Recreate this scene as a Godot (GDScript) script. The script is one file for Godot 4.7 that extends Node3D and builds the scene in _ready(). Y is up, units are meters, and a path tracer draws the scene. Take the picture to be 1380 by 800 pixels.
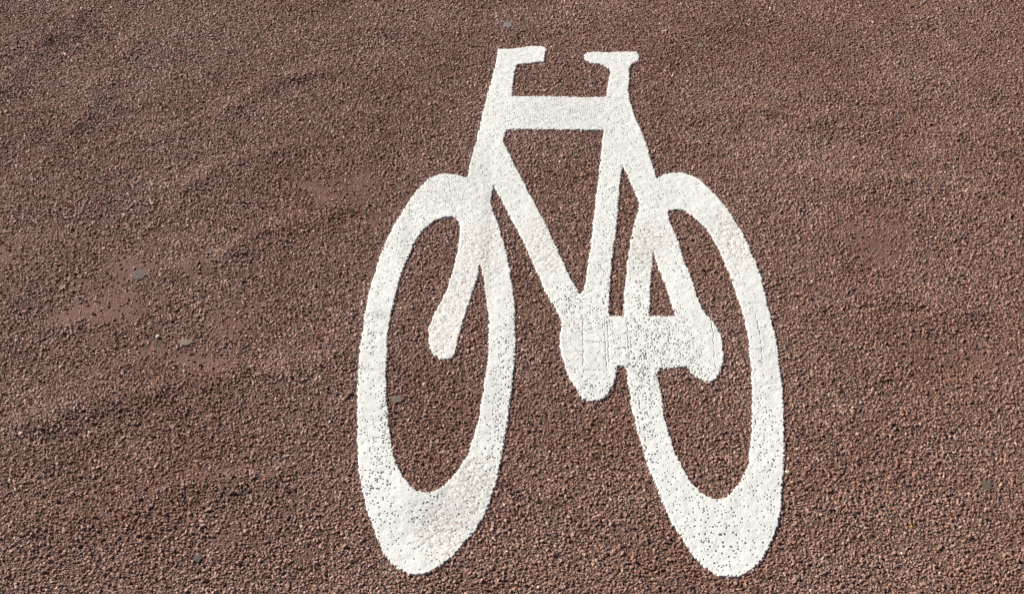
extends Node3D
# A white bicycle symbol in thick road paint on a red stone-chip surface, seen by a standing person, sun from the far left.
# All numbers are metres on the ground (x to the right, z towards the viewer).

const OUTLINE := [-0.0351, -0.9195, 0.0025, -0.9219, 0.0325, -0.9304, 0.0578, -0.9365, 0.0827, -0.9304, 0.0877, -0.9219, 0.0850, -0.8882, 0.0813, -0.8467, 0.0713, -0.8467, 0.0418, -0.8413, 0.0131, -0.8323, 0.0103, -0.8160, 0.0048, -0.7460, 0.0000, -0.6704, 0.2311, -0.6715, 0.2354, -0.7262, 0.2440, -0.8110, 0.2330, -0.8261, 0.2187, -0.8362, 0.2019, -0.8413, 0.1900, -0.8518, 0.1836, -0.8672, 0.1844, -0.8882, 0.1918, -0.8966, 0.2515, -0.8974, 0.2915, -0.8986, 0.3213, -0.8966, 0.3249, -0.8775, 0.3207, -0.8518, 0.3073, -0.8362, 0.2994, -0.8210, 0.2931, -0.7656, 0.2862, -0.6875, 0.2878, -0.6448, 0.2984, -0.5572, 0.3105, -0.4684, 0.3167, -0.3999, 0.3203, -0.3583, 0.3251, -0.3071, 0.3472, -0.3246, 0.3748, -0.3318, 0.4011, -0.3216, 0.4251, -0.2918, 0.4507, -0.2311, 0.4742, -0.1602, 0.4912, -0.0873, 0.5015, -0.0084, 0.5084, 0.0716, 0.5096, 0.1524, 0.5107, 0.2297, 0.5079, 0.3148, 0.5040, 0.3859, 0.4948, 0.4824, 0.4819, 0.5737, 0.4679, 0.6531, 0.4530, 0.7288, 0.4316, 0.7948, 0.4034, 0.8455, 0.3767, 0.8732, 0.3528, 0.8800, 0.3325, 0.8762, 0.3094, 0.8548, 0.2858, 0.8075, 0.2630, 0.7423, 0.2471, 0.6673, 0.2345, 0.6031, 0.2248, 0.5211, 0.2185, 0.4588, 0.2167, 0.3859, 0.2162, 0.3525, 0.1995, 0.3514, 0.1942, 0.3837, 0.1858, 0.4102, 0.1761, 0.4339, 0.1583, 0.4488, 0.1429, 0.4504, 0.1295, 0.4426, 0.1219, 0.4207, 0.1091, 0.3891, 0.1014, 0.3542, 0.0954, 0.3184, 0.0920, 0.2848, 0.0949, 0.2448, 0.0959, 0.2070, 0.0847, 0.1681, 0.0742, 0.1377, 0.0476, 0.0358, 0.0234, -0.0591, -0.0021, -0.1445, -0.0286, -0.2341, -0.0404, -0.2697, -0.0449, -0.2003, -0.0299, -0.1282, -0.0140, -0.0388, -0.0038, 0.0384, 0.0036, 0.1205, 0.0067, 0.2067, 0.0074, 0.3015, 0.0021, 0.3914, -0.0053, 0.4854, -0.0149, 0.5745, -0.0225, 0.6363, -0.0327, 0.6886, -0.0450, 0.7390, -0.0646, 0.7812, -0.0888, 0.8223, -0.1127, 0.8522, -0.1318, 0.8686, -0.1562, 0.8732, -0.1814, 0.8621, -0.2029, 0.8356, -0.2268, 0.7812, -0.2471, 0.7177, -0.2628, 0.6513, -0.2747, 0.5585, -0.2857, 0.4262, -0.2906, 0.3073, -0.2902, 0.2372, -0.2886, 0.1365, -0.2819, 0.0632, -0.2709, -0.0257, -0.2559, -0.1052, -0.2344, -0.1789, -0.2071, -0.2603, -0.1824, -0.3046, -0.1559, -0.3209, -0.1233, -0.3166, -0.0995, -0.3034, -0.0970, -0.3499, -0.0874, -0.4212, -0.0778, -0.5034, -0.0718, -0.5662, -0.0628, -0.6495, -0.0530, -0.7363, -0.0428, -0.8261]
const GAPS := [
	[-0.1391, -0.1482, -0.1208, -0.1445, -0.1124, -0.1189, -0.1111, -0.0741, -0.1163, 0.0045, -0.1243, 0.0632, -0.1346, 0.1244, -0.1515, 0.1837, -0.1613, 0.2297, -0.1608, 0.2746, -0.1506, 0.3131, -0.1321, 0.3334, -0.1149, 0.3270, -0.1066, 0.3039, -0.1017, 0.2598, -0.0914, 0.1992, -0.0810, 0.1365, -0.0701, 0.0716, -0.0654, 0.0270, -0.0579, 0.0716, -0.0521, 0.1284, -0.0464, 0.1992, -0.0451, 0.2598, -0.0470, 0.3404, -0.0540, 0.4262, -0.0596, 0.4937, -0.0695, 0.5506, -0.0818, 0.6017, -0.0995, 0.6402, -0.1219, 0.6738, -0.1424, 0.6856, -0.1663, 0.6797, -0.1862, 0.6513, -0.2017, 0.6134, -0.2133, 0.5585, -0.2264, 0.4688, -0.2348, 0.3827, -0.2384, 0.3111, -0.2390, 0.2297, -0.2358, 0.1681, -0.2301, 0.1043, -0.2218, 0.0384, -0.2103, -0.0214, -0.1957, -0.0829, -0.1791, -0.1144, -0.1594, -0.1372],
	[-0.0124, -0.5098, 0.2157, -0.5115, 0.1988, -0.3530, 0.1868, -0.2439, 0.1734, -0.1217, 0.1614, -0.0153, 0.1514, 0.0691, 0.1423, 0.1180, 0.1371, 0.1244, 0.1297, 0.1018, 0.1121, 0.0358, 0.0848, -0.0768, 0.0506, -0.2056, 0.0168, -0.3228, -0.0068, -0.4086, -0.0190, -0.4608],
	[0.2513, -0.3624, 0.2623, -0.3028, 0.2719, -0.2439, 0.2770, -0.2006, 0.2575, -0.1036, 0.2407, 0.0019, 0.2288, 0.1018, 0.2189, 0.1968, 0.1914, 0.1968, 0.1988, 0.1018, 0.2092, 0.0019, 0.2231, -0.1036, 0.2373, -0.2439],
	[0.2957, -0.0153, 0.3041, 0.0466, 0.3131, 0.1153, 0.3224, 0.1996, 0.2721, 0.1968, 0.2827, 0.0881],
	[0.3395, -0.1697, 0.3532, -0.1763, 0.3712, -0.1742, 0.3899, -0.1511, 0.4117, -0.1100, 0.4270, -0.0607, 0.4358, -0.0042, 0.4454, 0.0632, 0.4514, 0.1365, 0.4557, 0.1992, 0.4571, 0.2448, 0.4533, 0.3148, 0.4466, 0.4022, 0.4363, 0.4824, 0.4220, 0.5737, 0.4104, 0.6247, 0.3940, 0.6566, 0.3763, 0.6811, 0.3648, 0.6962, 0.3471, 0.7005, 0.3285, 0.6914, 0.3137, 0.6673, 0.2998, 0.6319, 0.2873, 0.5737, 0.2784, 0.4979, 0.2763, 0.4268, 0.2741, 0.3730, 0.2796, 0.3557, 0.2934, 0.3579, 0.3077, 0.3542, 0.3329, 0.3546, 0.3347, 0.3650, 0.3438, 0.3784, 0.3563, 0.3918, 0.3696, 0.3976, 0.3829, 0.3865, 0.3943, 0.3622, 0.4028, 0.3239, 0.4058, 0.2848, 0.4032, 0.2506, 0.3944, 0.2157, 0.3811, 0.1861, 0.3737, 0.1499, 0.3687, 0.0881, 0.3595, 0.0254, 0.3493, -0.0741, 0.3394, -0.1372]]
const ZONES := [
	["handlebar", [-0.0580, -0.9862, 0.1063, -0.9862, 0.1028, -0.8257, -0.0447, -0.8141]],
	["saddle", [0.1724, -0.9450, 0.3449, -0.9450, 0.3352, -0.8102, 0.1676, -0.8102]],
	["top_tube", [-0.0018, -0.6937, 0.2324, -0.6937, 0.2155, -0.4974, -0.0174, -0.4974]],
	["seat_tube", [0.2309, -0.8102, 0.3017, -0.8102, 0.2810, -0.6574, 0.2643, -0.5007, 0.2514, -0.3640, 0.1914, 0.1968, 0.1879, 0.2086, 0.1398, 0.2086, 0.1387, 0.1217, 0.2038, -0.4345]],
	["down_tube", [-0.0122, -0.4974, -0.0258, -0.4509, -0.0445, -0.2715, -0.0293, -0.2179, 0.0976, 0.2086, 0.1398, 0.2086, 0.1387, 0.1217, 0.1497, 0.1068, 0.0000, -0.4509]],
	["seat_stay", [0.2810, -0.6574, 0.2643, -0.5007, 0.2514, -0.3640, 0.2769, -0.2003, 0.3025, -0.1315, 0.2969, -0.0167, 0.3228, 0.1992, 0.3651, 0.1992, 0.3812, 0.1849, 0.3399, -0.1599, 0.3253, -0.3019, 0.3027, -0.7121]],
	["head_tube", [-0.0448, -0.8179, 0.0187, -0.8179, -0.0104, -0.4974, -0.0258, -0.4509, -0.0412, -0.2685, -0.0995, -0.2988, -0.1038, -0.3389]],
	["fork", [-0.0995, -0.2988, -0.0412, -0.2685, -0.0469, -0.1974, -0.0619, -0.0220, -0.0657, 0.0306, -0.1012, 0.3361, -0.1685, 0.3404, -0.1739, 0.2274, -0.1123, -0.0488, -0.1118, -0.1428, -0.1106, -0.2179]],
	["pedal", [0.0728, 0.2086, 0.1894, 0.2086, 0.2013, 0.3557, 0.1949, 0.4672, 0.0677, 0.4672]],
	["chainstay", [0.1894, 0.1801, 0.2236, 0.1968, 0.2209, 0.3557, 0.1985, 0.3557]],
	["chainring", [0.2731, 0.1801, 0.4404, 0.1801, 0.4136, 0.4050, 0.3240, 0.4050, 0.2781, 0.3579, 0.2659, 0.2961]],
	["wheel", [-0.3712, -0.3703, 0.0118, -0.3703, 0.0082, 0.9100, -0.2591, 0.9100]],
	["wheel_001", [0.2362, -0.3703, 0.6580, -0.3703, 0.4592, 0.9100, 0.1649, 0.9100]]]
const CRACKS := [
	[0.1390, 0.1920, 0.1375, 0.2506, 0.1361, 0.3073, 0.1351, 0.3687],
	[0.0971, 0.2274, 0.1387, 0.2390, 0.1807, 0.2367],
	[0.0946, 0.2666, 0.1374, 0.2735, 0.1828, 0.2803],
	[0.0950, 0.3050, 0.1361, 0.3073, 0.1810, 0.3162],
	[0.0993, 0.3557, 0.1355, 0.3601, 0.1744, 0.3622],
	[0.1810, 0.2157, 0.1792, 0.2961, 0.1786, 0.3622],
	[0.1873, 0.2204, 0.1856, 0.2961, 0.1832, 0.3557],
	[0.1883, 0.2575, 0.2231, 0.2529],
	[0.1875, 0.3006, 0.2248, 0.2938],
	[0.1852, 0.3426, 0.2221, 0.3361],
	[0.2254, 0.2039, 0.2246, 0.2506, 0.2228, 0.2916, 0.2247, 0.3295, 0.2199, 0.3492],
	[0.3894, 0.2039, 0.3910, 0.2436, 0.3868, 0.2961, 0.3855, 0.3339, 0.3831, 0.3687],
	[0.4807, 0.1920, 0.4808, 0.2413, 0.4778, 0.2961, 0.4740, 0.3448],
	[0.4510, 0.3050, 0.4772, 0.3006, 0.4977, 0.3162],
	[-0.2837, 0.1753, -0.2611, 0.1825, -0.2465, 0.2039]]
const RIDGES := [
	[-1.0974, -0.2775, -1.0441, -0.4674, -1.0129, -0.6755, -0.9758, -0.9862],
	[-0.8670, 0.5173, -0.6967, 0.4364, -0.5409, 0.3837, -0.3370, 0.3404],
	[-0.6927, 0.0435, -0.5594, -0.0353, -0.4697, -0.1315, -0.3795, -0.1887],
	[0.4344, -0.5864, 0.5719, -0.6216, 0.6862, -0.5517, 0.9199, -0.5759, 1.0395, -0.4840],
	[-1.2581, -0.7121, -1.2071, -0.9450, -1.1553, -1.1358],
	[-0.6943, -0.6039, -0.5698, -0.7494, -0.4466, -0.8064],
	[-0.9669, 0.2961, -0.8696, 0.2274],
	[-0.7081, 0.7475, -0.5589, 0.6773, -0.4215, 0.6593],
	[0.7096, -0.2775, 0.8944, -0.2927, 1.0447, -0.2326],
	[0.6019, 0.1801, 0.7586, 0.1316, 0.8955, 0.1801],
	[-0.7261, -0.2775, -0.6266, -0.3862, -0.4967, -0.4345]]
const PINHOLES := [
	[0.1153, -0.5864, 0.1507, 0.1048, 2.6, 0.95],
	[-0.0445, -0.6039, 0.0445, 0.2113, 1.2, 1.0],
	[0.2581, -0.6039, 0.0392, 0.2465, 1.1, 1.05],
	[0.2457, -0.2475, 0.0491, 0.1789, 1.3, 1.1],
	[-0.1388, -0.2326, 0.0816, 0.1036, 2.9, 0.9],
	[-0.2277, -0.0760, 0.0550, 0.1233, 1.3, 1.2],
	[0.2995, 0.2848, 0.0571, 0.0949, 4.2, 1.55],
	[0.2442, 0.3622, 0.0363, 0.1190, 3.4, 1.6],
	[0.2366, 0.5660, 0.0368, 0.1152, 1.8, 1.6],
	[0.1182, 0.1560, 0.0443, 0.0728, 3.2, 1.35],
	[0.1859, 0.1316, 0.0297, 0.1475, 1.6, 1.4],
	[0.1512, 0.4155, 0.0467, 0.0336, 2.0, 1.4],
	[0.2529, 0.1316, 0.0268, 0.1229, 1.8, 1.5],
	[-0.2376, 0.6411, 0.0334, 0.1283, 2.2, 1.6],
	[-0.2288, 0.4874, 0.0242, 0.1207, 1.6, 1.4],
	[-0.0140, 0.3622, 0.0251, 0.1948, 1.7, 1.4],
	[-0.0329, 0.5660, 0.0237, 0.0960, 1.2, 1.4],
	[0.3429, 0.6773, 0.0762, 0.0717, 1.7, 1.45],
	[0.4535, 0.5660, 0.0342, 0.1728, 1.5, 1.4],
	[0.3544, 0.7981, 0.0733, 0.0664, 0.9, 1.5],
	[-0.1499, 0.7302, 0.0625, 0.0416, 0.7, 1.6],
	[0.3344, -0.1315, 0.0637, 0.1127, 1.2, 0.9],
	[-0.2702, 0.2961, 0.0228, 0.1348, 0.9, 1.5],
	[0.0000, -0.3389, 0.0502, 0.1246, 1.1, 1.1],
	[0.2070, -0.1315, 0.0255, 0.1690, 1.4, 1.2],
	[0.3349, 0.3622, 0.0419, 0.0433, 2.0, 1.3],
	[0.3513, 0.0306, 0.0244, 0.1037, 0.9, 1.2],
	[0.0000, -0.9046, 0.0760, 0.0802, 0.5, 0.9],
	[0.2543, -0.8648, 0.0754, 0.0552, 0.9, 0.9]]
const PITTED := [
	[-0.0931, 0.0943, 0.0391, 0.1053],
	[-0.0650, -0.0220, 0.0465, 0.1066],
	[0.2738, 0.0045, 0.0369, 0.0841],
	[-0.1304, 0.2274, 0.0290, 0.0933],
	[-0.0983, 0.7814, 0.0614, 0.0839],
	[-0.0635, 0.6773, 0.0381, 0.0896],
	[0.0702, -0.0488, 0.0405, 0.1080],
	[0.2983, -0.0760, 0.0314, 0.0548],
	[0.4600, -0.0488, 0.0390, 0.1351]]
const SCUFFS := [
	[-0.0546, -0.0488, 0.0125, 0.3512, 0.75],
	[-0.2245, -0.0760, 0.0110, 0.1233, 0.6],
	[-0.0840, -0.3546, 0.0269, 0.0942, 0.5],
	[-0.1249, 0.7302, 0.0562, 0.0693, 0.6],
	[-0.0637, 0.6684, 0.0382, 0.0901, 0.55],
	[-0.2605, 0.1920, 0.0205, 0.0190, 0.7],
	[-0.2435, 0.3730, 0.0139, 0.0258, 0.6],
	[0.0000, 0.2274, 0.0087, 0.1167, 0.5],
	[0.1138, 0.2961, 0.0640, 0.0899, 0.25],
	[-0.0336, 0.4874, 0.0296, 0.1207, 0.35],
	[0.3428, -0.2326, 0.0490, 0.0740, 0.2],
	[0.4835, 0.2961, 0.0284, 0.0899, 0.35],
	[0.2778, -0.0087, 0.0340, 0.0926, 0.35],
	[0.1153, -0.5864, 0.1241, 0.0769, 0.2],
	[-0.1393, -0.2475, 0.0737, 0.0746, 0.3]]
const BARE := [
	[-0.7946, 0.1018, 0.0900, 0.0849],
	[-0.8121, 0.1920, 0.0761, 0.0714],
	[-0.5499, 0.2133, 0.0524, 0.0470],
	[-0.6010, 0.3404, 0.0506, 0.0351],
	[-0.7136, 0.3184, 0.0424, 0.0311],
	[-0.5217, 0.2274, 0.0290, 0.0233],
	[-0.3631, -0.2775, 0.0660, 0.0545],
	[0.8478, 0.3184, 0.0565, 0.0399],
	[-1.0135, -0.0488, 0.0624, 0.0540],
	[0.7640, -0.0488, 0.0780, 0.0540],
	[-0.6569, 0.0306, 0.0611, 0.0363]]

# flat grey stones lying flush in the surface: x, z, half width, half depth, turn, height, colour (linear), label
const FLAT_STONES := [
	[-0.7617, 0.0563, 0.0190, 0.0190, 0.3, 0.0012, 0.25, 0.195, 0.17, "largest flat grey stone, set in the bare reddish patch at left"],
	[-0.6296, 0.2735, 0.0165, 0.0105, 0.5, 0.0024, 0.38, 0.305, 0.245, "pale long flat stone to the right of the bare reddish patch"],
	[-0.2111, 0.4467, 0.0118, 0.0105, 0.1, 0.0022, 0.30, 0.235, 0.20, "flat taupe stone inside the left wheel ring"],
	[-0.5121, 0.8342, 0.0072, 0.0098, 0.7, 0.0020, 0.19, 0.175, 0.16, "small dark grey flat stone at the bottom edge, left of the bicycle"],
	[0.8143, 0.6720, 0.0108, 0.0135, 0.2, 0.0014, 0.22, 0.165, 0.125, "round brownish grey flat stone far right of the right wheel"],
	[-0.0098, -1.0535, 0.0130, 0.0170, 0.9, 0.0018, 0.35, 0.32, 0.30, "blue grey flat stone just above the handlebar"],
	[0.5496, -1.2074, 0.0300, 0.0200, 0.1, 0.0018, 0.27, 0.22, 0.19, "wide grey stone cut by the top edge of the picture"],
	[0.4873, -0.9328, 0.0080, 0.0120, 0.4, 0.0018, 0.29, 0.24, 0.20, "small dull grey flat stone up and right of the saddle"]]
# loose bright chips: x, z, radius, colour (linear), label
const LOOSE_CHIPS := [
	[-0.6870, 0.2575, 0.0050, 0.80, 0.80, 0.78, "bright white stone chip beside the pale flat stone at left"],
	[-0.6864, 0.2983, 0.0030, 0.75, 0.12, 0.03, "tiny orange red chip below the bright white chip at left"],
	[0.4787, 0.6356, 0.0052, 0.72, 0.64, 0.46, "cream stone chip beside the right edge of the right wheel"],
	[0.4021, -1.0112, 0.0050, 0.78, 0.80, 0.55, "pale greenish white chip above and right of the saddle"],
	[0.7555, -0.9126, 0.0038, 0.75, 0.16, 0.15, "tiny pinkish red chip towards the top right corner"],
	[0.9775, -0.8452, 0.0048, 0.42, 0.44, 0.44, "small pale bluish chip in the top right corner area"],
	[0.6663, 0.7628, 0.0026, 0.70, 0.38, 0.02, "tiny yellow chip at the lower right of the right wheel"]]

const CELL := 0.0008
const X0 := -0.312
const Z0 := -0.956
const NX := 1058
const NZ := 2323
const RCELL := 0.012
const RX := 368
const RZ := 310

var noise_wave := FastNoiseLite.new()
var noise_long := FastNoiseLite.new()
var noise_tone := FastNoiseLite.new()
var noise_bare := FastNoiseLite.new()
var rng := RandomNumberGenerator.new()
var sd := PackedFloat32Array()      # signed distance in metres to the edge of the paint, positive inside
var loops: Array = []
var ridge := PackedFloat32Array()

func _ready() -> void:
	rng.seed = 20417
	set_camera_and_light()
	set_noise()
	make_ridges()
	make_paint_field()
	make_road()
	make_chips()
	make_marking()
	make_stones()

func set_camera_and_light() -> void:
	var cam := Camera3D.new()
	cam.name = "camera"
	cam.fov = 22.62
	cam.near = 0.05
	cam.far = 1200.0
	cam.position = Vector3(0, 1.8, 2.5)
	cam.rotation = Vector3(-atan(0.76), 0, 0)
	add_child(cam)
	cam.current = true
	var env := Environment.new()
	env.background_mode = Environment.BG_SKY
	var sky_mat := ProceduralSkyMaterial.new()
	sky_mat.sky_top_color = Color(0.34, 0.46, 0.66)
	sky_mat.sky_horizon_color = Color(0.76, 0.79, 0.82)
	sky_mat.ground_horizon_color = Color(0.55, 0.55, 0.55)
	sky_mat.ground_bottom_color = Color(0.3, 0.28, 0.27)
	sky_mat.sky_energy_multiplier = 0.44
	var sky := Sky.new()
	sky.sky_material = sky_mat
	env.sky = sky
	env.tonemap_mode = Environment.TONE_MAPPER_LINEAR
	env.tonemap_exposure = 1.48
	env.sdfgi_enabled = true
	env.ssao_enabled = true
	env.ssil_enabled = true
	var world := WorldEnvironment.new()
	world.name = "world_environment"
	world.environment = env
	add_child(world)
	var sun := DirectionalLight3D.new()
	sun.name = "sun"
	sun.light_energy = 1.6
	sun.light_color = Color(1.0, 0.975, 0.94)
	sun.light_angular_distance = 0.5
	sun.shadow_enabled = true
	add_child(sun)
	# from the far left: shadows fall to the right and towards the viewer
	var elevation := deg_to_rad(28.0)
	var from := Vector3(-0.80 * cos(elevation), sin(elevation), -0.60 * cos(elevation))
	sun.look_at_from_position(from * 10.0, Vector3.ZERO)

func one_noise(n: FastNoiseLite, s: int, wavelength: float, octaves: int) -> void:
	n.seed = s
	n.noise_type = FastNoiseLite.TYPE_SIMPLEX_SMOOTH
	n.frequency = 1.0 / wavelength
	n.fractal_octaves = octaves
	n.fractal_type = FastNoiseLite.FRACTAL_FBM if octaves > 1 else FastNoiseLite.FRACTAL_NONE

func set_noise() -> void:
	one_noise(noise_wave, 11, 0.33, 2)
	one_noise(noise_long, 12, 0.7, 2)
	one_noise(noise_tone, 13, 0.45, 4)
	one_noise(noise_bare, 14, 0.11, 3)

# low ridges left by the spreader, kept on a coarse grid
func make_ridges() -> void:
	ridge.resize(RX * RZ)
	for j in RZ:
		for i in RX:
			var p := Vector2(-2.2 + i * RCELL, -2.0 + j * RCELL)
			var y := 0.0
			for line in RIDGES:
				var near_d := 1.0
				for s in range(0, line.size() - 2, 2):
					var q := Geometry2D.get_closest_point_to_segment(p, Vector2(line[s], line[s + 1]), Vector2(line[s + 2], line[s + 3]))
					near_d = minf(near_d, p.distance_to(q))
				y = maxf(y, 0.0052 * exp(-(near_d / 0.034) ** 2))
			ridge[j * RX + i] = y * (0.75 + noise_bare.get_noise_2d(p.x, p.y))

func ridge_y(x: float, z: float) -> float:
	var u := (x + 2.2) / RCELL
	var w := (z + 2.0) / RCELL
	if u < 0.0 or w < 0.0 or u >= RX - 1 or w >= RZ - 1: return 0.0
	var i := int(u)
	var j := int(w)
	var k := j * RX + i
	u -= i
	w -= j
	return lerpf(lerpf(ridge[k], ridge[k + 1], u), lerpf(ridge[k + RX], ridge[k + RX + 1], u), w)

# gentle unevenness of the laid surface
func ground_y(x: float, z: float) -> float:
	# the symbol was laid on a flatter stretch
	var away := smoothstep(0.75, 1.25, sqrt(((x - 0.11) / 0.50) ** 2 + ((z + 0.03) / 1.05) ** 2))
	return noise_long.get_noise_2d(x, z) * 0.003 + noise_wave.get_noise_2d(x * 0.8 + z * 0.2, z) * lerpf(0.0020, 0.0050, away) + ridge_y(x, z)

# 0 to 1: how far binder covers the chips here
func bareness(x: float, z: float) -> float:
	var b := 0.0
	for e in BARE:
		var dx: float = (x - e[0]) / e[2]
		var dz: float = (z - e[1]) / e[3]
		var q := dx * dx + dz * dz
		if q < 4.0:
			b = maxf(b, 1.15 - q * 0.40)
	var n := noise_bare.get_noise_2d(x, z)
	return clampf(b * 0.85 + n * 1.0 - 0.18, 0.0, 1.0)

# ---------- paint outline ----------
func smooth_loop(flat: Array) -> PackedVector2Array:
	var p := PackedVector2Array()
	for i in range(0, flat.size(), 2):
		p.append(Vector2(flat[i], flat[i + 1]))
	var n := p.size()
	var tangent := PackedVector2Array()
	for i in n:
		var a := p[(i + n - 1) % n]
		var c := p[(i + 1) % n]
		var u := (p[i] - a).normalized()
		var v := (c - p[i]).normalized()
		tangent.append((u + v).normalized() if absf(u.angle_to(v)) < 0.95 else Vector2.ZERO)
	var out := PackedVector2Array()
	for i in n:
		var a := p[i]
		var b := p[(i + 1) % n]
		var length := a.distance_to(b)
		var steps := maxi(1, int(length / 0.008))
		var ta := tangent[i] * length
		var tb := tangent[(i + 1) % n] * length
		if ta == Vector2.ZERO: ta = b - a
		if tb == Vector2.ZERO: tb = b - a
		for k in steps:
			var t := float(k) / steps
			var t2 := t * t
			var t3 := t2 * t
			out.append(a * (2 * t3 - 3 * t2 + 1) + ta * (t3 - 2 * t2 + t) + b * (3 * t2 - 2 * t3) + tb * (t3 - t2))
	return out

func make_paint_field() -> void:
	loops.append(smooth_loop(OUTLINE))
	for g in GAPS:
		loops.append(smooth_loop(g))
	var total := NX * NZ
	var dist := PackedFloat32Array()
	dist.resize(total)
	dist.fill(0.008)
	var inside := PackedByteArray()
	inside.resize(total)
	var crossings: Array = []
	for j in NZ: crossings.append(PackedFloat32Array())
	for loop in loops:
		var n: int = loop.size()
		for i in n:
			var a: Vector2 = loop[i]
			var b: Vector2 = loop[(i + 1) % n]
			# scanline crossings
			var za := (minf(a.y, b.y) - Z0) / CELL
			var zb := (maxf(a.y, b.y) - Z0) / CELL
			for j in range(int(ceil(za)), int(ceil(zb))):
				var t := (Z0 + j * CELL - a.y) / (b.y - a.y)
				crossings[j].append(a.x + t * (b.x - a.x))
			# distances in a band round the segment
			var i0 := maxi(0, int((minf(a.x, b.x) - 0.007 - X0) / CELL))
			var i1 := mini(NX - 1, int((maxf(a.x, b.x) + 0.007 - X0) / CELL) + 1)
			var j0 := maxi(0, int(za - 9.0))
			var j1 := mini(NZ - 1, int(zb + 10.0))
			var ab := b - a
			var inv := 1.0 / maxf(ab.length_squared(), 1e-12)
			for j in range(j0, j1 + 1):
				var pz := Z0 + j * CELL - a.y
				var row := j * NX
				for ii in range(i0, i1 + 1):
					var px := X0 + ii * CELL - a.x
					var t := clampf((px * ab.x + pz * ab.y) * inv, 0.0, 1.0)
					var ex := px - ab.x * t
					var ez := pz - ab.y * t
					var d := sqrt(ex * ex + ez * ez)
					if d < dist[row + ii]: dist[row + ii] = d
	for j in NZ:
		var c: PackedFloat32Array = crossings[j]
		c.sort()
		for k in range(0, c.size() - 1, 2):
			for i in range(int(ceil((c[k] - X0) / CELL)), int(ceil((c[k + 1] - X0) / CELL))):
				inside[j * NX + i] = 1
	# the edge creeps over and between the chips
	var ragged := FastNoiseLite.new()
	one_noise(ragged, 21, 0.0080, 1)
	var drift := FastNoiseLite.new()
	one_noise(drift, 22, 0.045, 1)
	sd.resize(total)
	for j in NZ:
		for i in NX:
			var k := j * NX + i
			var d := dist[k] if inside[k] else -dist[k]
			if d > -0.0075 and d < 0.0075:
				var x := X0 + i * CELL
				var z := Z0 + j * CELL
				d += ragged.get_noise_2d(x, z) * 0.0023 + drift.get_noise_2d(x, z) * 0.0012
			sd[k] = d

func paint_at(x: float, z: float) -> float:
	var i := int(round((x - X0) / CELL))
	var j := int(round((z - Z0) / CELL))
	if i < 0 or j < 0 or i >= NX or j >= NZ: return -0.008
	return sd[j * NX + i]

# ---------- materials ----------
func grain_texture(s: int, frequency: float, octaves: int, low: float, high: float) -> NoiseTexture2D:
	var n := FastNoiseLite.new()
	one_noise(n, s, 1.0 / frequency, octaves)
	var t := NoiseTexture2D.new()
	t.width = 1024
	t.height = 1024
	t.seamless = true
	t.noise = n
	var g := Gradient.new()
	g.set_color(0, Color(low, low, low))
	g.set_color(1, Color(high, high, high))
	t.color_ramp = g
	return t

func road_material() -> StandardMaterial3D:
	var m := StandardMaterial3D.new()
	m.vertex_color_use_as_albedo = true
	m.roughness = 0.9
	m.metallic_specular = 0.3
	m.albedo_texture = grain_texture(31, 0.08, 4, 0.55, 1.0)
	m.uv1_triplanar = true
	m.uv1_world_triplanar = true
	m.uv1_scale = Vector3(3.1, 3.1, 3.1)
	m.heightmap_enabled = true
	m.heightmap_texture = grain_texture(32, 0.07, 4, 0.0, 1.0)
	m.heightmap_scale = 0.35
	return m

# ---------- the road ----------
func axis_steps(low: float, high: float, fine: float) -> PackedFloat32Array:
	var a := PackedFloat32Array()
	var tail := PackedFloat32Array()
	var step := fine
	var at := low
	while at > -600.0:
		step *= 1.35
		at -= step
		tail.append(at)
	tail.reverse()
	a.append_array(tail)
	var n := int((high - low) / fine)
	for i in n + 1: a.append(low + i * fine)
	step = fine
	at = low + n * fine
	while at < 600.0:
		step *= 1.35
		at += step
		a.append(at)
	return a

func make_road() -> void:
	var xs := axis_steps(-2.1, 2.1, 0.012)
	var zs := axis_steps(-1.9, 1.5, 0.012)
	var nx := xs.size()
	var nz := zs.size()
	var v := PackedVector3Array()
	var nn := PackedVector3Array()
	var col := PackedColorArray()
	var idx := PackedInt32Array()
	for j in nz:
		for i in nx:
			var x := xs[i]
			var z := zs[j]
			var b := bareness(x, z)
			var y := ground_y(x, z) + 0.0013 * b
			v.append(Vector3(x, y, z))
			nn.append(Vector3(ground_y(x - 0.006, z) - ground_y(x + 0.006, z), 0.012, ground_y(x, z - 0.006) - ground_y(x, z + 0.006)).normalized())
			var t := noise_tone.get_noise_2d(x, z)
			var c := Color(0.290, 0.160, 0.112).lerp(Color(0.260, 0.165, 0.118), clampf(0.5 + 1.2 * t, 0, 1))
			c = c.lerp(Color(0.410, 0.235, 0.188), b * 0.85)
			col.append(c)
	for j in nz - 1:
		for i in nx - 1:
			var k := j * nx + i
			idx.append_array(PackedInt32Array([k, k + 1, k + nx + 1, k, k + nx + 1, k + nx]))
	var o := commit("road", v, nn, col, idx, road_material(), self)
	o.set_meta("kind", "structure")
	o.set_meta("label", "red brown road surface of small stone chips")

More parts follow.
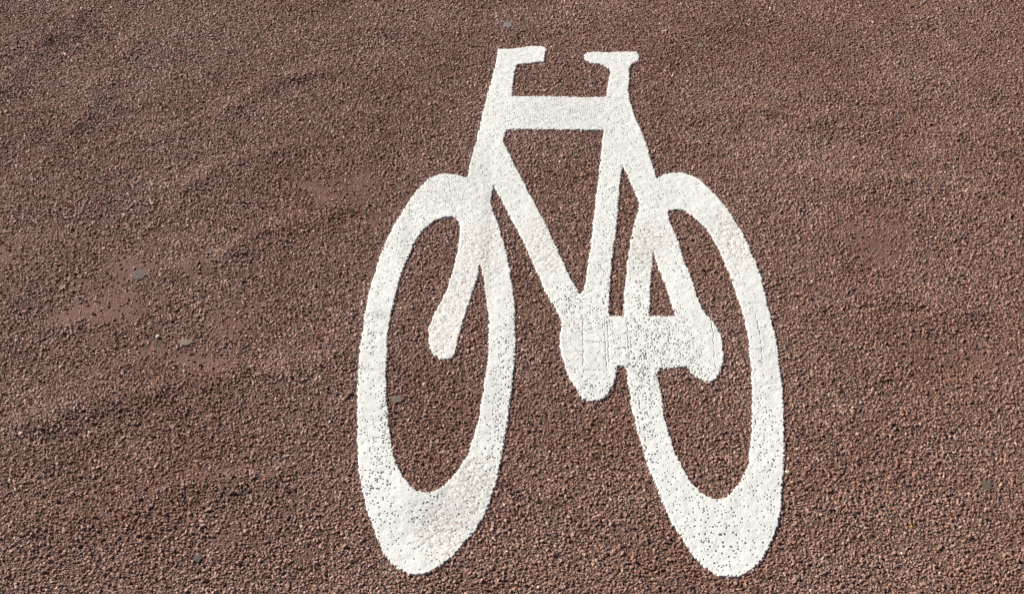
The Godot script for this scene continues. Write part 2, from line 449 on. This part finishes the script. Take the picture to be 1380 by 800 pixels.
func commit(called: String, v: PackedVector3Array, n: PackedVector3Array, c: PackedColorArray, idx: PackedInt32Array, m: Material, parent: Node) -> MeshInstance3D:
	var arrays := []
	arrays.resize(Mesh.ARRAY_MAX)
	arrays[Mesh.ARRAY_VERTEX] = v
	arrays[Mesh.ARRAY_NORMAL] = n
	if c.size(): arrays[Mesh.ARRAY_COLOR] = c
	arrays[Mesh.ARRAY_INDEX] = idx
	var mesh := ArrayMesh.new()
	mesh.add_surface_from_arrays(Mesh.PRIMITIVE_TRIANGLES, arrays)
	mesh.surface_set_material(0, m)
	var o := MeshInstance3D.new()
	o.name = called
	o.mesh = mesh
	parent.add_child(o, true)
	return o

# an angular chip of unit radius: a jittered icosahedron with flat faces
func chip_mesh(s: int, m: Material) -> ArrayMesh:
	var r := RandomNumberGenerator.new()
	r.seed = s
	var f := (1.0 + sqrt(5.0)) / 2.0
	var p := [Vector3(-1, f, 0), Vector3(1, f, 0), Vector3(-1, -f, 0), Vector3(1, -f, 0), Vector3(0, -1, f), Vector3(0, 1, f),
		Vector3(0, -1, -f), Vector3(0, 1, -f), Vector3(f, 0, -1), Vector3(f, 0, 1), Vector3(-f, 0, -1), Vector3(-f, 0, 1)]
	for i in 12:
		p[i] = p[i].normalized() * r.randf_range(0.62, 1.25)
	var faces := [0, 11, 5, 0, 5, 1, 0, 1, 7, 0, 7, 10, 0, 10, 11, 1, 5, 9, 5, 11, 4, 11, 10, 2, 10, 7, 6, 7, 1, 8,
		3, 9, 4, 3, 4, 2, 3, 2, 6, 3, 6, 8, 3, 8, 9, 4, 9, 5, 2, 4, 11, 6, 2, 10, 8, 6, 7, 9, 8, 1]
	var st := SurfaceTool.new()
	st.begin(Mesh.PRIMITIVE_TRIANGLES)
	for k in range(0, 60, 3):
		var a: Vector3 = p[faces[k]]
		var b: Vector3 = p[faces[k + 1]]
		var c: Vector3 = p[faces[k + 2]]
		var n := (b - a).cross(c - a).normalized()
		if n.dot(a + b + c) < 0: n = -n
		# clockwise seen from outside
		for q in ([a, c, b] if (b - a).cross(c - a).dot(a + b + c) > 0 else [a, b, c]):
			st.set_normal(n)
			st.add_vertex(q)
	var mesh := st.commit()
	mesh.surface_set_material(0, m)
	return mesh

func chip_colour() -> Color:
	var u := rng.randf()
	var c := Color(0.330, 0.180, 0.137)
	if u < 0.30: c = Color(0.370, 0.216, 0.172)
	elif u < 0.56: c = Color(0.315, 0.202, 0.163)
	elif u < 0.59: c = Color(0.345, 0.165, 0.108)
	elif u < 0.66: c = Color(0.185, 0.112, 0.088)
	elif u < 0.680: c = Color(0.55, 0.40, 0.31)
	var k := 1.06 * exp(rng.randfn(0.0, 0.16))
	return Color(c.r * k, c.g * k, c.b * k)

func make_chips() -> void:
	var where: Array[Transform3D] = []
	var tint := PackedColorArray()
	for pass_no in 3:
		var spacing: float = [0.0046, 0.0072, 0.0092][pass_no]
		var outer := pass_no == 2      # coarser cover beyond the part in view
		var z := -3.2 if outer else -1.66
		var row := 0
		while z < (1.7 if outer else 1.32):
			var half := lerpf(1.90, 1.20, clampf((z + 1.25) / 2.16, 0.0, 1.0))
			var inner := half if z > -1.66 and z < 1.32 else 0.0
			if outer: half = 2.9
			var x := -half + (spacing * 0.5 if row % 2 else 0.0)
			while x < half:
				var px := x + rng.randfn(0.0, 0.38) * spacing
				var pz := z + rng.randfn(0.0, 0.38) * spacing
				x += spacing
				if outer and absf(px) < inner: continue
				if paint_at(px, pz) > 0.0012: continue
				if under_stone(px, pz) and rng.randf() < 0.85: continue
				var b := bareness(px, pz)
				if rng.randf() < 0.08 + b * (0.70 if pass_no == 0 else 0.25): continue
				var a := rng.randf_range(0.0018, 0.0042) if pass_no == 0 else rng.randf_range(0.0042, 0.0066) if outer else rng.randf_range(0.0011, 0.0021)
				if pass_no == 0 and rng.randf() < 0.10: a *= 1.3
				var size := Vector3(a, a * rng.randf_range(0.40, 0.72), a * rng.randf_range(0.55, 1.0))
				var y := ground_y(px, pz) + 0.0013 * b + size.y * rng.randf_range(-0.60, 0.58) - b * rng.randf_range(0.0, 0.0014)
				var turn := Basis(Vector3.UP, rng.randf() * TAU) * Basis(Vector3.RIGHT, rng.randfn(0.0, 0.5)) * Basis(Vector3.BACK, rng.randfn(0.0, 0.5))
				where.append(Transform3D(turn * Basis.from_scale(size), Vector3(px, y, pz)))
				var c := chip_colour()
				var tone := noise_tone.get_noise_2d(px, pz)
				c = Color(c.r * (1.0 + 0.22 * tone), c.g * (1.0 + 0.30 * tone), c.b * (1.0 + 0.36 * tone))
				tint.append(c.lerp(Color(0.37, 0.205, 0.158), b * 0.5))
			z += spacing * 0.88
			row += 1
	var m := StandardMaterial3D.new()
	m.vertex_color_use_as_albedo = true
	m.roughness = 0.62
	m.metallic_specular = 0.4
	var mm := MultiMesh.new()
	mm.transform_format = MultiMesh.TRANSFORM_3D
	mm.use_colors = true
	mm.mesh = chip_mesh(5, m)
	mm.instance_count = where.size()
	for i in where.size():
		mm.set_instance_transform(i, where[i])
		mm.set_instance_color(i, tint[i])
	var o := MultiMeshInstance3D.new()
	o.name = "stone_chips"
	o.multimesh = mm
	o.set_meta("kind", "stuff")
	o.set_meta("label", "small red brown stone chips bedded in the road surface")
	o.set_meta("category", "stone chips")
	add_child(o)
	print("chips ", where.size())

func under_stone(x: float, z: float) -> bool:
	for s in FLAT_STONES:
		var dx: float = x - s[0]
		var dz: float = z - s[1]
		if absf(dx) < 0.04 and absf(dz) < 0.04:
			if (dx / s[2]) ** 2 + (dz / s[3]) ** 2 < 0.62: return true
	return false

# ---------- the white bicycle ----------
func near(list: Array, x: float, z: float) -> float:
	var b := 0.0
	for e in list:
		var dx: float = (x - e[0]) / e[2]
		var dz: float = (z - e[1]) / e[3]
		var q := dx * dx + dz * dz
		if q < 1.6: b = maxf(b, 1.0 - q * 0.62)
	return b

func make_marking() -> void:
	var total := NX * NZ
	# pinholes where air came up through the hot paint
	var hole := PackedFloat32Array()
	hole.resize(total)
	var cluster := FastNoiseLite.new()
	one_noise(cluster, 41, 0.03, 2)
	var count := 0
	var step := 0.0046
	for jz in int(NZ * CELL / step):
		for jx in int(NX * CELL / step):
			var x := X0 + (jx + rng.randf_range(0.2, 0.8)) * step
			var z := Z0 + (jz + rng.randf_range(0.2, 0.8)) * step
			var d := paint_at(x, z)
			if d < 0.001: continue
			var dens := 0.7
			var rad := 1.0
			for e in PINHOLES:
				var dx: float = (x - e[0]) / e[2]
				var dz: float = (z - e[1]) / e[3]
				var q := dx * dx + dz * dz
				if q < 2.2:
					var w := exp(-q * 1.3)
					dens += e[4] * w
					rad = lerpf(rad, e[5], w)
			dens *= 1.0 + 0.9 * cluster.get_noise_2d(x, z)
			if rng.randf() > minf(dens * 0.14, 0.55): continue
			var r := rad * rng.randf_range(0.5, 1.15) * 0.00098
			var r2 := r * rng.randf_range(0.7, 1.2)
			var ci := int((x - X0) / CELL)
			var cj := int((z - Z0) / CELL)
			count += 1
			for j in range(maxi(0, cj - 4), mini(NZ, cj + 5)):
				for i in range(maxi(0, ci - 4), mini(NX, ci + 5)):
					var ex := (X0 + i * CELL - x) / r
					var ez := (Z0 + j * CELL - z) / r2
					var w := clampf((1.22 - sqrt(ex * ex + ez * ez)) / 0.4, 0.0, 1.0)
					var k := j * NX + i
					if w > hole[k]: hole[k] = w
	print("pinholes ", count)
	# cracks and overlap seams
	var crack := PackedFloat32Array()
	crack.resize(total)
	for line in CRACKS:
		for s in range(0, line.size() - 2, 2):
			var a := Vector2(line[s], line[s + 1])
			var b := Vector2(line[s + 2], line[s + 3])
			var n := int(a.distance_to(b) / 0.0007)
			var side := (b - a).orthogonal().normalized()
			for t in n + 1:
				var p := a.lerp(b, float(t) / n) + side * cluster.get_noise_2d(a.x * 3.0 + t * 0.0012, a.y) * 0.0024
				var i := int(round((p.x - X0) / CELL))
				var j := int(round((p.y - Z0) / CELL))
				if cluster.get_noise_2d(p.x * 2.0, p.y * 2.0 + 5.0) < -0.22: continue
				crack[j * NX + i] = 1.0
				crack[j * NX + i + 1] = maxf(crack[j * NX + i + 1], 0.4)
	# heights and colours
	var knobs := FastNoiseLite.new()
	knobs.seed = 42
	knobs.noise_type = FastNoiseLite.TYPE_CELLULAR
	knobs.frequency = 1.0 / 0.0085
	knobs.cellular_return_type = FastNoiseLite.RETURN_DISTANCE
	var fine := FastNoiseLite.new()
	one_noise(fine, 43, 0.004, 2)
	var swell := FastNoiseLite.new()
	one_noise(swell, 44, 0.03, 2)
	var dirt := FastNoiseLite.new()
	one_noise(dirt, 45, 0.006, 3)
	var cloud := FastNoiseLite.new()
	one_noise(cloud, 46, 0.06, 3)
	var ys := PackedFloat32Array()
	ys.resize(total)
	var cols := PackedColorArray()
	cols.resize(total)
	for j in NZ:
		for i in NX:
			var k := j * NX + i
			var d := sd[k]
			if d < -0.0045: continue
			var x := X0 + i * CELL
			var z := Z0 + j * CELL
			var g := ground_y(x, z)
			if d < 0.0:
				ys[k] = g + d * 3.0
				cols[k] = Color(0.74, 0.74, 0.70)
				continue
			var e := clampf(d / 0.0026, 0.0, 1.0)
			var profile := sqrt(1.0 - (1.0 - e) * (1.0 - e))
			var pit := near(PITTED, x, z)
			var kn := clampf(knobs.get_noise_2d(x, z) + 1.0, 0.0, 1.0)      # 0 at a chip below, 1 between chips
			var top := 0.0036 + swell.get_noise_2d(x, z) * 0.0006 + fine.get_noise_2d(x, z) * 0.00018
			top -= smoothstep(0.25, 0.75, kn) * (0.00015 + 0.0006 * pit)
			top -= crack[k] * 0.0013
			var y := g + top * profile
			if hole[k] > 0.0: y = lerpf(y, g - 0.003, hole[k])
			ys[k] = y
			# thin dirt films and scuffs, with a grain of their own
			var dn := dirt.get_noise_2d(x, z)
			var c := Color(0.820, 0.830, 0.805)
			var s := 0.0
			for q in SCUFFS:
				var dx: float = (x - q[0]) / q[2]
				var dz: float = (z - q[1]) / q[3]
				var w := dx * dx + dz * dz
				if w < 1.5: s = maxf(s, q[4] * (1.0 - w * 0.66))
			c = c.lerp(Color(0.42, 0.42, 0.405), s * clampf(0.55 + dn * 2.6, 0.0, 1.0))
			c = c.lerp(Color(0.56, 0.46, 0.37), clampf(pit * 1.0 * (dn - 0.08) + 0.6 * (dn - 0.22) + 0.45 * maxf(cloud.get_noise_2d(x, z), 0.0) * maxf(dn + 0.2, 0.0), 0.0, 0.7))
			c = c.lerp(Color(0.46, 0.35, 0.27), pit * smoothstep(0.44, 0.64, kn) * clampf(0.55 + dn * 2.0, 0.0, 1.0))
			c = c.lerp(Color(0.40, 0.33, 0.27), crack[k] * 0.5)
			# pinhole walls and bottoms are coloured dark brown, deepening from the rim
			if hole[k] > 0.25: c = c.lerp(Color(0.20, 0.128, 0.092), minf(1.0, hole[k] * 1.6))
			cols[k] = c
	# one mesh for each part of the symbol, butted without gaps
	var zones: Array = []
	for q in ZONES:
		var poly := PackedVector2Array()
		for s in range(0, q[1].size(), 2): poly.append(Vector2(q[1][s], q[1][s + 1]))
		var box := Rect2(poly[0], Vector2.ZERO)
		for p in poly: box = box.expand(p)
		zones.append({"name": q[0], "poly": poly, "box": box, "map": {}, "v": PackedVector3Array(), "n": PackedVector3Array(), "c": PackedColorArray(), "i": PackedInt32Array()})
	var centre := Vector3(0.11, 0.0, 0.0)
	for j in NZ - 1:
		for i in NX - 1:
			var k := j * NX + i
			if sd[k] < -0.0028 or sd[k + 1] < -0.0028 or sd[k + NX] < -0.0028 or sd[k + NX + 1] < -0.0028: continue
			if sd[k] < 0 and sd[k + 1] < 0 and sd[k + NX] < 0 and sd[k + NX + 1] < 0: continue
			var at := Vector2(X0 + (i + 0.5) * CELL, Z0 + (j + 0.5) * CELL)
			var hit: Dictionary = {}
			for q in zones:
				if q.box.has_point(at) and Geometry2D.is_point_in_polygon(at, q.poly):
					hit = q
					break
			if hit.is_empty(): hit = zones[11] if at.x < 0.03 else zones[12]
			var ids := PackedInt32Array()
			for kk in [k, k + 1, k + NX + 1, k + NX]:
				var id: int = hit.map.get(kk, -1)
				if id < 0:
					id = hit.v.size()
					hit.map[kk] = id
					var gi: int = kk % NX
					var gj: int = kk / NX
					hit.v.append(Vector3(X0 + gi * CELL, ys[kk], Z0 + gj * CELL) - centre)
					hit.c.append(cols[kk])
					hit.n.append(Vector3(ys[kk - 1] - ys[kk + 1], 2.0 * CELL, ys[kk - NX] - ys[kk + NX]).normalized())
				ids.append(id)
			hit.i.append_array(PackedInt32Array([ids[0], ids[1], ids[2], ids[0], ids[2], ids[3]]))
	var paint := StandardMaterial3D.new()
	paint.vertex_color_use_as_albedo = true
	paint.roughness = 0.62
	paint.metallic_specular = 0.45
	paint.uv1_triplanar = true
	paint.uv1_world_triplanar = true
	paint.uv1_scale = Vector3(5, 5, 5)
	paint.heightmap_enabled = true
	paint.heightmap_texture = grain_texture(47, 0.11, 3, 0.0, 1.0)
	paint.heightmap_scale = 0.05
	var root := Node3D.new()
	root.name = "bicycle_marking"
	root.position = centre
	root.set_meta("label", "white painted bicycle symbol with two tall wheels on the red road")
	root.set_meta("category", "road marking")
	add_child(root)
	for q in zones:
		if q.v.size() == 0: continue
		commit("wheel" if q.name == "wheel_001" else q.name, q.v, q.n, q.c, q.i, paint, root)
		print(q.name, " ", q.v.size())

# ---------- stones and chips that stand out ----------
func make_stones() -> void:
	for s in FLAT_STONES:
		var m := StandardMaterial3D.new()
		m.albedo_color = Color(s[6], s[7], s[8]).linear_to_srgb()
		m.roughness = 0.85
		m.metallic_specular = 0.3
		m.albedo_texture = grain_texture(51, 0.05, 4, 0.72, 1.0)
		m.uv1_triplanar = true
		m.uv1_scale = Vector3(9, 9, 9)
		m.heightmap_enabled = true
		m.heightmap_texture = grain_texture(52, 0.06, 4, 0.0, 1.0)
		m.heightmap_scale = 0.08
		var n := 19
		var rim := []
		for i in n:
			var a := TAU * i / n + rng.randf_range(-0.14, 0.14)
			var r := rng.randf_range(0.70, 1.12)
			rim.append(Vector3(cos(a + s[4]) * s[2] * r, 0, sin(a + s[4]) * s[3] * r))
		var st := SurfaceTool.new()
		st.begin(Mesh.PRIMITIVE_TRIANGLES)
		st.set_smooth_group(-1)
		var rings := []
		for ring in [[1.04, -0.004], [1.0, s[5] * 0.75], [0.88, s[5]], [0.45, s[5] * 1.08]]:
			var pts := []
			for i in n: pts.append(rim[i] * ring[0] + Vector3(0, ring[1] + rng.randf_range(-0.00025, 0.00025), 0))
			rings.append(pts)
		for q in 3:
			for i in n:
				var a: Vector3 = rings[q][i]
				var b: Vector3 = rings[q][(i + 1) % n]
				var c: Vector3 = rings[q + 1][(i + 1) % n]
				var d: Vector3 = rings[q + 1][i]
				for w in [a, b, c, a, c, d]: st.add_vertex(w)
		for i in n:
			for w in [Vector3(0, s[5] * 1.08, 0), rings[3][i], rings[3][(i + 1) % n]]: st.add_vertex(w)
		st.generate_normals()
		var o := MeshInstance3D.new()
		o.name = "flat_stone"
		o.mesh = st.commit()
		o.mesh.surface_set_material(0, m)
		o.position = Vector3(s[0], ground_y(s[0], s[1]) + 0.001, s[1])
		o.set_meta("label", s[9])
		o.set_meta("category", "stone")
		o.set_meta("group", "flat stones in the road surface")
		add_child(o, true)
	var seed_no := 60
	for s in LOOSE_CHIPS:
		var m := StandardMaterial3D.new()
		m.albedo_color = Color(s[3], s[4], s[5]).linear_to_srgb()
		m.roughness = 0.7
		var o := MeshInstance3D.new()
		o.name = "loose_chip"
		seed_no += 1
		var mesh := chip_mesh(seed_no, m)
		o.mesh = mesh
		o.scale = Vector3(s[2], s[2] * 0.62, s[2] * 0.9)
		o.rotation = Vector3(0.15, rng.randf() * TAU, 0.1)
		o.position = Vector3(s[0], ground_y(s[0], s[1]) + 0.0028, s[1])
		o.set_meta("label", s[6])
		o.set_meta("category", "stone chip")
		o.set_meta("group", "bright loose chips on the road")
		add_child(o, true)
